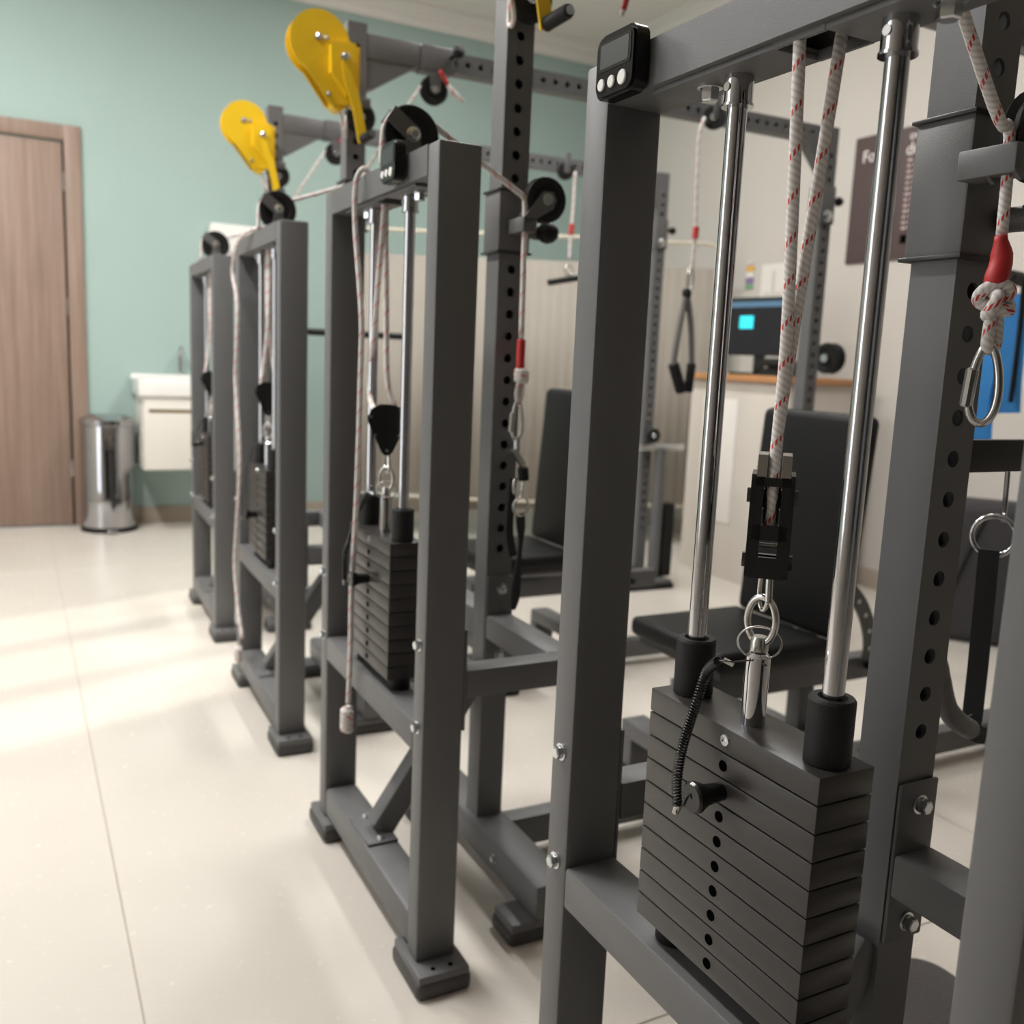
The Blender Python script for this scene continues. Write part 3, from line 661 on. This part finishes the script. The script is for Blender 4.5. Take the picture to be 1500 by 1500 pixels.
# ------------------------------------------------------------------ timers
def timer(label, Y, Z, X, tilt):
    t = thing('digital_timer', label, 'timer', (X, Y, Z), 0, 'small black timers stuck on the machines')
    t.rotation_euler = (tilt, 0, 0)
    def rr(w, h, r, n=6):
        return [(sx*(w/2-r)+r*math.cos(a), sz*(h/2-r)+r*math.sin(a)) for sx, sz, a0 in ((1, 1, 0), (-1, 1, PI/2), (-1, -1, PI), (1, -1, 1.5*PI)) for a in rng(a0, a0+PI/2, n)]
    b = B(); fn = lambda u, v, d: (-d, u, v)
    b.prism(rr(.074, .066, .014), fn, .002, .017).prism(rr(.068, .060, .012), fn, .017, .020)
    b.make('case', 'black_gloss', t, ang=50)
    B().prism(rr(.060, .030, .004), lambda u, v, d: fn(u, v+.010, d), .0185, .0206).make('bezel', 'black_plastic', t)
    B().prism(rr(.052, .024, .002), lambda u, v, d: fn(u, v+.010, d), .0190, .0209).make('display', 'grey_screen', t)
    for yb, r in ((.022, .0062), (.003, .0062), (-.017, .0075)):
        B().cyl(fn(yb, -.018, .0195), fn(yb, -.018, .0222), r, seg=18, cham=.0008).make('button', 'white_plastic', t)
    box('magnet', (-.002, -.02, -.015), (0, .02, .015), 'steel', t, .0005)
timer('black digital timer with three white buttons on the nearest machine', .884, 1.412, .5885, 0)
timer('black digital timer on the top beam of the second machine', 1.565, 1.419, .588, 0)

# ------------------------------------------------------------------ hooks and handles
def hung(name, label, cat, p): return thing(name, label, cat, p)
# machine 1: red tape, knot, big snap hook
p = at(1463, 372, 1, .604)
t = hung('snap_hook_rope_end', 'red taped rope end with knot and big steel snap hook by the nearest upright', 'rope hook', p)
def rel(x, y, Yd=.604): return at(x, y, 1, Yd)-p
B().tube(smooth([rel(1466, 345), rel(1467, 380), rel(1459, 412), rel(1462, 425)], 5), [.0058, .0062, .0075, .009, .010, .010, .0105, .0105, .011, .011, .011, .010, .010, .009, .008, .008], 10).make('red_tape', 'red_tape', t, ang=180)
kc = rel(1458, 440); kp = []
for k in range(80):
    a = 2*PI*k/79*2; kp.append(kc+Vector(((.011+.004*math.cos(1.5*a))*math.cos(a), .010*math.sin(1.5*a), (.011+.004*math.cos(1.5*a))*math.sin(a))))
B().tube(kp, .0062, 10, uv=True).make('knot', 'rope_braid', t, ang=180)
B().tube(smooth([rel(1455, 452), rel(1449, 480), rel(1446, 506), rel(1453, 512), rel(1459, 500), rel(1462, 455)], 6), .0058, 10, uv=True).make('rope_loop', 'rope_braid', t, ang=180)
carabiner('snap_hook', rel(1449, 505), .076, .031, (-.84, -.54, 0), .0042, 'steel', t)
# machine 2: hook chain with strap
p2 = at(764, 500, 1, 1.652)
t2 = hung('snap_hook_strap', 'red tagged rope end with steel snap hooks and black strap by the second upright', 'strap handle', p2)
r2 = lambda x, y, Yd=1.652: at(x, y, 1, Yd)-p2
B().cyl(r2(764, 496), r2(762, 542), .0085, seg=12, cham=.003).make('red_tape', 'red_tape', t2)
knot('knot', r2(764, 550), .014, .018, t2)
B().tube(smooth([r2(763, 555), r2(757, 575), r2(760, 592), r2(764, 575), r2(765, 556)], 5), .0052, 8, uv=True).make('rope_loop', 'rope_braid', t2, ang=180)
carabiner('snap_hook', r2(759, 586), .080, .032, (.2, -1, 0), .0036, 'steel', t2)
B().cyl(r2(758, 640), r2(758, 662), .008, seg=12).obox(r2(752, 658), r2(766, 682), .012, .01).make('swivel', 'zinc', t2)
B().cyl(r2(766, 684), r2(767, 704), .0115, seg=14, cham=.002).make('swivel_collar', 'rubber', t2)
ring('d_ring', r2(763, 742), (.2, -1, 0), .019, .0028, 'steel', t2)
B().cyl(r2(766, 704), r2(764, 730), .0030, seg=8).make('shank', 'steel', t2)
ring('side_ring', r2(753, 712), (.8, -.5, 0), .014, .0026, 'steel', t2)
def strap(name, pts, w, th, mt, parent, wd=(1, 0, 0)):
    b = B(); wd = Vector(wd); P = [Vector(q) for q in pts]
    prev = None
    for i, q in enumerate(P):
        t_ = (P[min(i+1, len(P)-1)]-P[max(i-1, 0)]).normalized(); x = (wd-t_*wd.dot(t_)).normalized(); n_ = t_.cross(x)
        ww = w[i] if isinstance(w, (list, tuple)) else w
        cur = [b.bm.verts.new(q+x*sx*ww/2+n_*sn*th/2) for sx, sn in ((-1, -1), (1, -1), (1, 1), (-1, 1))]
        if prev:
            for k in range(4): b.bm.faces.new((prev[k], prev[(k+1) % 4], cur[(k+1) % 4], cur[k]))
        else: b.bm.faces.new(cur[::-1])
        prev = cur
    b.bm.faces.new(prev); return b.make(name, mt, parent)
strap('strap', smooth([r2(762, 752), r2(763, 785), r2(760, 820), r2(756, 860), r2(754, 880), r2(752, 893)], 3), [.022, .022, .020, .014, .010, .009, .011, .016, .020, .022, .022, .022, .020, .016, .012, .008], .004, 'webbing', t2, (1, .2, 0))
strap('strap', smooth([r2(752, 700, 1.672), r2(748, 740, 1.672), r2(746, 780, 1.672), r2(752, 815, 1.672)], 3), .018, .004, 'webbing', t2, (1, .2, 0))
# stirrup handle on machine 1
p3 = at(1420, 700, 1, .80)
t3 = hung('stirrup_handle', 'black stirrup handle with foam grip hanging from the black flat arm by chrome rings', 'handle', p3)
r3 = lambda x, y, Yd=.80: at(x, y, 1, Yd)-p3
ring('chrome_ring', r3(1456, 785), (-.8, -.6, 0), .027, .0035, 'chrome', t3)
ring('chrome_ring', r3(1388, 752), (-.2, -1, 0), .014, .0030, 'chrome', t3)
B().cyl(r3(1478, 672), r3(1470, 765), .0035, seg=8).make('hook_shank', 'chrome', t3)
B().cyl(r3(1391, 676), r3(1388, 738), .0030, seg=8).make('hook_shank', 'chrome', t3)
strap('strap', [r3(1449, 805), r3(1440, 900), r3(1432, 980), r3(1424, 1052), r3(1418, 1070)], .026, .004, 'webbing', t3, (.58, -.81, 0))
strap('strap', [r3(1388, 765), r3(1384, 850), r3(1376, 920), r3(1370, 975)], .015, .004, 'webbing', t3, (.58, -.81, 0))
B().tube(smooth([r3(1372, 962, .77), r3(1376, 988, .77), r3(1381, 1016, .77), r3(1388, 1038, .77), r3(1402, 1056, .77), r3(1420, 1068, .775)], 5), [.0115, .012, .0125, .013, .013, .013, .0132]+[.0135]*10+[.014]*9, 16).make('foam_grip', 'foam', t3, ang=60)
strap('strap_wrap', smooth([r3(1412, 1052, .79), r3(1420, 1064, .785), r3(1430, 1074, .785), r3(1444, 1078, .79)], 4), .024, .006, 'webbing', t3, (.2, -.2, 1))
# blue bands beyond the nearest upright
p4 = at(1470, 420, 1, 1.66); t4 = hung('blue_resistance_band', 'bright blue resistance band looped and hanging beyond the nearest upright', 'exercise band', p4)
r4 = lambda x, y, Yd=1.66: at(x, y, 1, Yd)-p4
strap('band', smooth([r4(1490, 430), r4(1480, 500), r4(1474, 560), r4(1472, 605)], 4), .075, .006, 'blue_band', t4, (.56, -.83, 0))
strap('band', smooth([r4(1470, 450, 1.70), r4(1452, 520, 1.70), r4(1438, 580, 1.70), r4(1430, 640, 1.70)], 4), .040, .006, 'blue_band', t4, (.56, -.83, 0))
strap('band', smooth([r4(1440, 560, 1.73), r4(1440, 600, 1.73), r4(1438, 645, 1.73)], 4), .050, .006, 'blue_band', t4, (.56, -.83, 0))
B().cyl(r4(1476, 405, 1.69), r4(1508, 412, 1.69), .020, seg=18, cham=.004).make('band_clip', 'black_plastic', t4)
strap('clip_strap', smooth([r4(1500, 410, 1.64), r4(1494, 480, 1.64), r4(1484, 560, 1.64), r4(1480, 590, 1.64)], 3), .016, .004, 'webbing', t4)

# ------------------------------------------------------------------ benches
def bench(label, X, Y):
    t = thing('weight_bench', label, 'bench', (X, Y, 0), 0, 'black padded benches between the uprights')
    b = B().box((0, 0, .405), (.36, .36, .455), .016, 3).make('seat', 'vinyl', t, ang=50)
    box('seat_board', (.02, .02, .385), (.36, .34, .406), 'black_steel', b)
    bk = B().box((-.035, 0, -.28), (.035, .35, .28), .022, 3); bk = bk.make('backrest', 'vinyl', t, ang=50, loc=(.405, .005, .725), rot=(0, math.radians(4), 0))
    box('backrest_rail', (.035, .145, -.26), (.075, .205, .20), 'powder_grey', bk)
    box('spine_rail', (.02, .15, .27), (.80, .20, .335), 'powder_grey', t, .004)
    box('seat_support', (.10, .15, .335), (.16, .20, .386), 'powder_grey', t)
    box('front_leg', (.05, .15, .15), (.10, .20, .27), 'powder_grey', t, .004); box('rear_leg', (.42, .15, .15), (.47, .20, .27), 'powder_grey', t, .004)
    for n_, x in (('front_foot', .03), ('rear_foot', .405)):
        f = B().box((x, -.06, .105), (x+.075, .41, .150), .004); f.box((x, -.06, .02), (x+.075, -.01, .106), .003); f.box((x, .36, .02), (x+.075, .41, .106), .003)
        f = f.make(n_, 'powder_grey', t)
        for y in (-.06, .36): B().box((x-.006, y-.008, 0), (x+.081, y+.058, .03), .008, 2).make('rubber_pad', 'rubber', f)
    # curved perforated adjuster plate
    arcp = []; R0, R1 = .20, .245
    a = B(); A = rng(math.radians(-5), math.radians(78), 15)
    outl = [(.43+R1*math.cos(q), .345+R1*math.sin(q)) for q in A]+[(.43+R0*math.cos(q), .345+R0*math.sin(q)) for q in reversed(A)]
    a.prism(outl, lambda u, v, d: (u, d, v), .138, .144)
    ad = a.make('adjuster_plate', 'sleeve_grey', t)
    for q in rng(math.radians(4), math.radians(70), 6):
        B().cyl((.43+.222*math.cos(q), .1370, .345+.222*math.sin(q)), (.43+.222*math.cos(q), .1378, .345+.222*math.sin(q)), .006, seg=12).make('adjuster_hole', 'white_plastic', ad)
    B().cyl((.66, .20, .31), (.66, .10, .31), .012, seg=14).make('pull_pin', 'rubber', t)
    return t
bench('black padded bench whose whole backrest shows behind the nearest guide rods', 1.405, 1.60)
bench('black padded bench half hidden behind the far post of the nearest machine', 1.345, 2.69)

# ------------------------------------------------------------------ things hanging on the far side
p = at(1018, 340, 1, 2.715); t = hung('triceps_rope', 'grey two-ended pull rope with dark ends hanging in front of the folding screen', 'pull rope', p); rr_ = lambda x, y, Yd=2.715: at(x, y, 1, Yd)-p
rope('hanging_rope', smooth([rr_(1032, 172), rr_(1024, 200), rr_(1021, 260), rr_(1018, 340), rr_(1014, 392)], 6), t, .006)
B().cyl(rr_(1020, 332), rr_(1018, 350), .011, seg=12, cham=.002).make('red_tape', 'red_tape', t)
carabiner('carabiner', rr_(1013, 390), .085, .04, (.3, -1, 0), .004, 'steel', t)
B().lathe([(0, -.018), (.014, -.014), (.018, 0), (.014, .014), (0, .018)], rr_(1006, 430), (0, 0, 1), seg=16).make('ball', 'rubber', t)
B().tube(smooth([rr_(1005, 432), rr_(995, 480), rr_(987, 530), rr_(989, 545)], 5), .011, 10).make('rope_leg', 'foam', t, ang=180)
B().tube(smooth([rr_(1007, 432), rr_(1012, 480), rr_(1013, 530), rr_(1012, 545)], 5), .011, 10).make('rope_leg', 'foam', t, ang=180)
B().cyl(rr_(986, 532), rr_(998, 575), .020, seg=14, cham=.004).make('rope_end', 'rubber', t)
B().cyl(rr_(1013, 532), rr_(1008, 575), .016, seg=14, cham=.004).make('rope_end', 'rubber', t)
p5 = at(835, 340, 1, 3.80); t = hung('straight_grip_bar', 'short black straight bar on a red tagged rope in front of the folding screen', 'pull bar', p5); r5 = lambda x, y, Yd=3.80: at(x, y, 1, Yd)-p5
rope('hanging_rope', smooth([r5(842, 252), r5(840, 300), r5(836, 345), r5(834, 380)], 5), t, .007)
B().cyl(r5(838, 328), r5(836, 344), .012, seg=12, cham=.002).make('red_tape', 'red_tape', t)
ring('steel_ring', r5(833, 396), (.2, -1, 0), .022, .004, 'steel', t)
B().cyl(r5(803, 414), r5(868, 404), .014, seg=14, cham=.004).make('bar', 'rubber', t)
pr = thing('hanging_beam_pulley', 'black pulley hung under the overhead beam with a rope to the pull bar', 'pulley', at(828, 250, 1, 3.80))
wheel(pr, (0, 0, 0), (0, 1, 0), .040, .022); box('pulley_bracket', (-.016, -.020, -.01), (.016, -.014, .075), 'sleeve_grey', pr, .002)
pr = thing('hanging_beam_pulley', 'black pulley hung under the overhead beam with a rope to the triceps rope', 'pulley', at(1046, 172, 1, 2.715))
wheel(pr, (0, 0, 0), (.7, .7, 0), .040, .022); box('pulley_bracket', (-.016, -.020, -.01), (.016, -.014, .075), 'sleeve_grey', pr, .002)
# low roller on the far upright of machine 3
wheel(MCH[3][0], MCH[3][1](1215, 525, 1, 2.80), (1, .1, 0), .062, .05, 'low_roller')
for mi in (3, 4):
    R = MCH[mi][0]
    box('low_arm', (2.06, UYA-.05, .69), (2.32, UYA-.01, .72), 'zinc', R, .004)
    wheel(R, (2.14, UYA-.03, .762), (0, 1, 0), .036, .022, 'low_pulley')
    B().cyl((2.19, UYA-.03, .045), (2.19, UYA-.03, .69), .03, seg=16).make('low_column', 'powder_grey', R)
    box('weight_block', (2.225, UYA-.05, .045), (2.29, UYA+.02, .42), 'rubber', R, .006)

# ------------------------------------------------------------------ bin, vanity, dispenser
t = thing('pedal_bin', 'tall polished steel pedal bin standing beside the wooden door', 'trash can', (.478, 6.02, 0))
B().lathe([(0, .028), (.150, .028), (.150, .622), (.146, .630)], seg=40).make('body', 'chrome', t)
B().lathe([(0, 0), (.158, 0), (.158, .022), (.150, .030), (.150, .03)], seg=40).make('base_ring', 'rubber', t)
B().lathe([(.154, .625), (.158, .630), (.158, .655), (.150, .662), (.135, .672), (.08, .690), (0, .696)], seg=40).make('lid', 'chrome', t)
box('pedal', (-.03, -.20, .012), (.03, -.13, .022), 'steel', t, .003)
t = thing('wall_sink', 'white wall-hung sink cabinet with ceramic basin on the teal wall', 'sink', (.65, Y1, 0))
box('cabinet_body', (0, -.42, .38), (.52, 0, .805), 'cabinet_white', t, .003)
dr = box('drawer_front', (.004, -.438, .384), (.516, -.42, .800), 'cabinet_white', t, .003)
box('grip_slot', (.03, -.4395, .716), (.49, -.438, .735), 'gold_line', dr, 0)
b = B(); b.box((-.025, -.455, .805), (.545, -.40, .905), .012, 3); b.box((-.025, -.06, .805), (.545, 0, .925), .012, 3); b.box((-.025, -.44, .805), (.04, -.02, .905), .012, 3); b.box((.48, -.44, .805), (.545, -.02, .905), .012, 3); b.box((0, -.42, .805), (.52, -.03, .83))
b.make('basin', 'ceramic', t, ang=50)
B().tube(smooth([(.26, -.045, .92), (.26, -.045, 1.05), (.26, -.10, 1.09), (.26, -.17, 1.06)], 5), .011, 10).make('faucet', 'chrome', t, ang=180)
t = thing('towel_dispenser', 'white paper towel dispenser on the teal wall behind the farthest machine', 'dispenser', (1.22, Y1, 1.68))
B().box((-.13, -.11, 0), (.13, 0, .17), .018, 3).make('case', 'white_plastic', t, ang=50)
box('paper', (-.10, -.09, -.05), (.10, -.07, .002), 'sign_white', t, .002)

# ------------------------------------------------------------------ folding screen
a_, c_ = Vector((1.72, 5.57, 0)), Vector((3.76, 4.54, 0)); ax = (c_-a_).normalized(); nn = Vector((ax.y, -ax.x, 0))
t = thing('folding_screen', 'beige cloth folding screen on a cream tube frame', 'screen', a_)
full = (c_-a_).length; n = 3; pw = full/n
for k in range(n):
    o0 = ax*(pw*k+.02); o1 = ax*(pw*(k+1)-.02); z = Vector((0, 0, 1)); off = nn*(.04 if k % 2 else 0)
    H = 1.83
    pts = [o0+off+z*.03]+[o0+off+z*(H-.08)]+[o0+off+ax*(.08*(1-math.cos(q)))+z*(H-.08+.08*math.sin(q)) for q in rng(.2, PI/2, 5)]+[o1+off-ax*(.08*(1-math.sin(q)))+z*(H-.08+.08*math.cos(q)) for q in rng(0, PI/2-.2, 5)]+[o1+off+z*(H-.08), o1+off+z*.03]
    fr = B().tube(pts, .011, 10).make('frame', 'cream_tube', t, ang=180)
    B().tube([o0+off+z*.25, o1+off+z*.25], .009, 8).make('lower_rail', 'cream_tube', fr, ang=180)
    # gathered cloth
    b = B(); NX = 60; prev = None; z0, z1 = .27, 1.69
    for i in range(NX+1):
        q = o0.lerp(o1, .03+.94*i/NX)+off; wv = .003*math.sin(i*1.15)+.002*math.sin(i*2.7+1)
        cur = [b.bm.verts.new(q+nn*(wv*(.5 if zz == z1 else 1))+z*zz+nn*s_) for zz, s_ in ((z0, .0015), (z1, .0015), (z1, -.0015), (z0, -.0015))]
        if prev:
            for e in range(4): b.bm.faces.new((prev[e], prev[(e+1) % 4], cur[(e+1) % 4], cur[e]))
        prev = cur
    b.make('cloth', 'screen_cloth', t, ang=180)
    B().cyl(o0+off+z*1.36-nn*.012, o0+off+z*1.36-nn*.03, .018, seg=12).make('hinge_clip', 'rubber', fr)
    for q in (o0, o1): B().cyl(q+off-nn*.10+z*.02, q+off+nn*.10+z*.02, .012, seg=10).make('foot', 'cream_tube', fr)

# ------------------------------------------------------------------ reception counter, monitor, signs, poster
t = thing('reception_counter', 'white reception counter with wooden top edge in front of the cream wall', 'counter', (3.30, 3.42, 0))
box('body', (0, 0, 0), (.50, .74, 1.045), 'counter_white', t, .003); box('top', (-.03, -.02, 1.045), (.50, .76, 1.078), 'wood_edge', t, .003)
box('side_panel', (-.006, .35, .30), (0, .62, .95), 'sign_white', t, .001)
t = thing('computer_monitor', 'dark computer monitor showing a cyan square on the reception counter', 'monitor', (3.46, 3.83, 1.078), math.radians(8))
box('panel', (-.02, -.22, .10), (.02, .22, .40), 'monitor_dark', t, .004)
s_ = box('screen', (-.022, -.21, .115), (-.0205, .21, .375), 'monitor_dark', t, 0)
box('title_bar', (-.0228, -.21, .350), (-.022, .21, .378), 'monitor_bar', s_, 0); box('window_square', (-.0228, .035, .24), (-.022, .125, .305), 'cyan_window', s_, 0)
box('neck', (-.005, -.03, .01), (.02, .03, .12), 'black_plastic', t); box('base', (-.10, -.11, 0), (.09, .11, .012), 'black_plastic', t)
t = thing('desk_phone', 'black desk phone lying on the reception counter under the monitor', 'phone', (3.36, 3.55, 1.078))
B().prism([(0, 0), (.16, 0), (.16, .075), (0, .025)], lambda u, v, d: (u-.06, d, v), -.09, .09).make('body', 'black_plastic', t)
B().cyl((-.02, -.10, .065), (-.02, .10, .065), .022, seg=14, cham=.006).make('handset', 'black_plastic', t)
t = thing('color_stack_sign', 'small wall sign stacking coloured squares above the monitor', 'sign', (X1, 4.50, 1.583))
for k, mt in enumerate(('sticker_green', 'sticker_purple', 'sign_white', 'sticker_orange', 'sign_grey')): box('square', (-.008, -.032, k*.035), (0, .032, k*.035+.031), mt, t, .001)
t = thing('paper_notice', 'pale paper notice on the cream wall right of the coloured sign', 'notice', (X1, 4.295, 1.52))
box('sheet', (-.004, -.105, 0), (0, .105, .20), 'sign_white', t, 0); box('figure', (-.0046, -.014, .04), (-.004, .014, .16), 'sign_grey', t, 0); box('figure', (-.0046, -.075, .02), (-.004, .075, .034), 'sign_grey', t, 0)
t = thing('wall_poster', 'dark brown wall poster with white heading and two text columns', 'poster', (X1, 3.757, 1.68))
box('board', (-.012, -.66, 0), (0, 0, .635), 'poster_brown', t, .002)
def text(s, size, loc, mt, parent, name='lettering'):
    cu = bpy.data.curves.new(name, 'FONT'); cu.body = s; cu.size = size; cu.extrude = .0005; cu.space_line = 1.05
    o = bpy.data.objects.new('tmp', cu); col.objects.link(o); dg = bpy.context.evaluated_depsgraph_get(); me = bpy.data.meshes.new_from_object(o.evaluated_get(dg))
    bpy.data.objects.remove(o); o = ob(name, me, mt, parent, loc=loc, rot=(PI/2, 0, -PI/2)); return o
text('Fo', .085, (-.0135, -.055, .505), 'poster_text', t)
text('ow', .055, (-.0135, -.345, .572), 'poster_text', t); text('de:', .085, (-.0135, -.330, .500), 'poster_text', t)
for k in range(13):
    for w0, w1 in ((-.345, -.372), (-.382, -.410)):
        if k < 12 or w0 > -.36: box('text_line', (-.0128, w1+.004*(k % 3), .145+.027*k), (-.0120, w0, .145+.027*k+.011), 'poster_small', t, 0)
box('dark_patch', (-.0128, -.385, .075), (-.0120, -.345, .118), 'dark_hole', t, 0)

# ------------------------------------------------------------------ bag, mat
pb = at(1412, 915, 2, 0); t = thing('black_backpack', 'dark backpack with red stitching standing on the floor by the cream wall', 'bag', (3.62, 2.56, 0), math.radians(-55))
B().box((-.22, -.12, 0), (.22, .12, .60), .05, 4).make('body', 'bag_cloth', t, ang=60)
B().tube(smooth([(-.14, -.121, .58), (-.13, -.123, .40), (-.15, -.123, .22), (-.16, -.121, .10)], 6), .006, 6).make('red_zip', 'red_tape', t, ang=180)
B().tube(smooth([(.02, -.122, .56), (-.04, -.126, .36), (-.10, -.124, .16)], 6), .008, 6).make('seam', 'webbing', t, ang=180)
t = thing('white_trolley', 'white trolley shelf with small items standing behind the dark backpack', 'trolley', (3.70, 1.95, 0), 0)
box('shelf', (-.22, -.30, .66), (.22, .30, .69), 'cabinet_white', t); box('shelf', (-.22, -.30, .10), (.22, .30, .13), 'cabinet_white', t)
for sx in (-.2, .2):
    for sy in (-.28, .28): B().cyl((sx, sy, 0), (sx, sy, .95), .012, seg=10).make('pole', 'zinc', t)
t = thing('rubber_mat', 'dark grey rubber mat with a rounded corner on the floor at the lower right', 'mat', (1.02, .13, 0))
def round_rect(w, h, r, n=8): return [(cx+r*math.cos(q), cy+r*math.sin(q)) for cx, cy, q0 in ((w-r, h-r, 0), (r, h-r, PI/2), (r, r, PI), (w-r, r, 1.5*PI)) for q in rng(q0, q0+PI/2, n)]
B().prism(round_rect(.48, .95, .06), lambda u, v, d: (u, v, d), 0, .010).prism([(.003+u*.9875, .003+v*.9937) for u, v in round_rect(.48, .95, .06)], lambda u, v, d: (u, v, d), .010, .014).make('mat_sheet', 'rubber_mat', t)
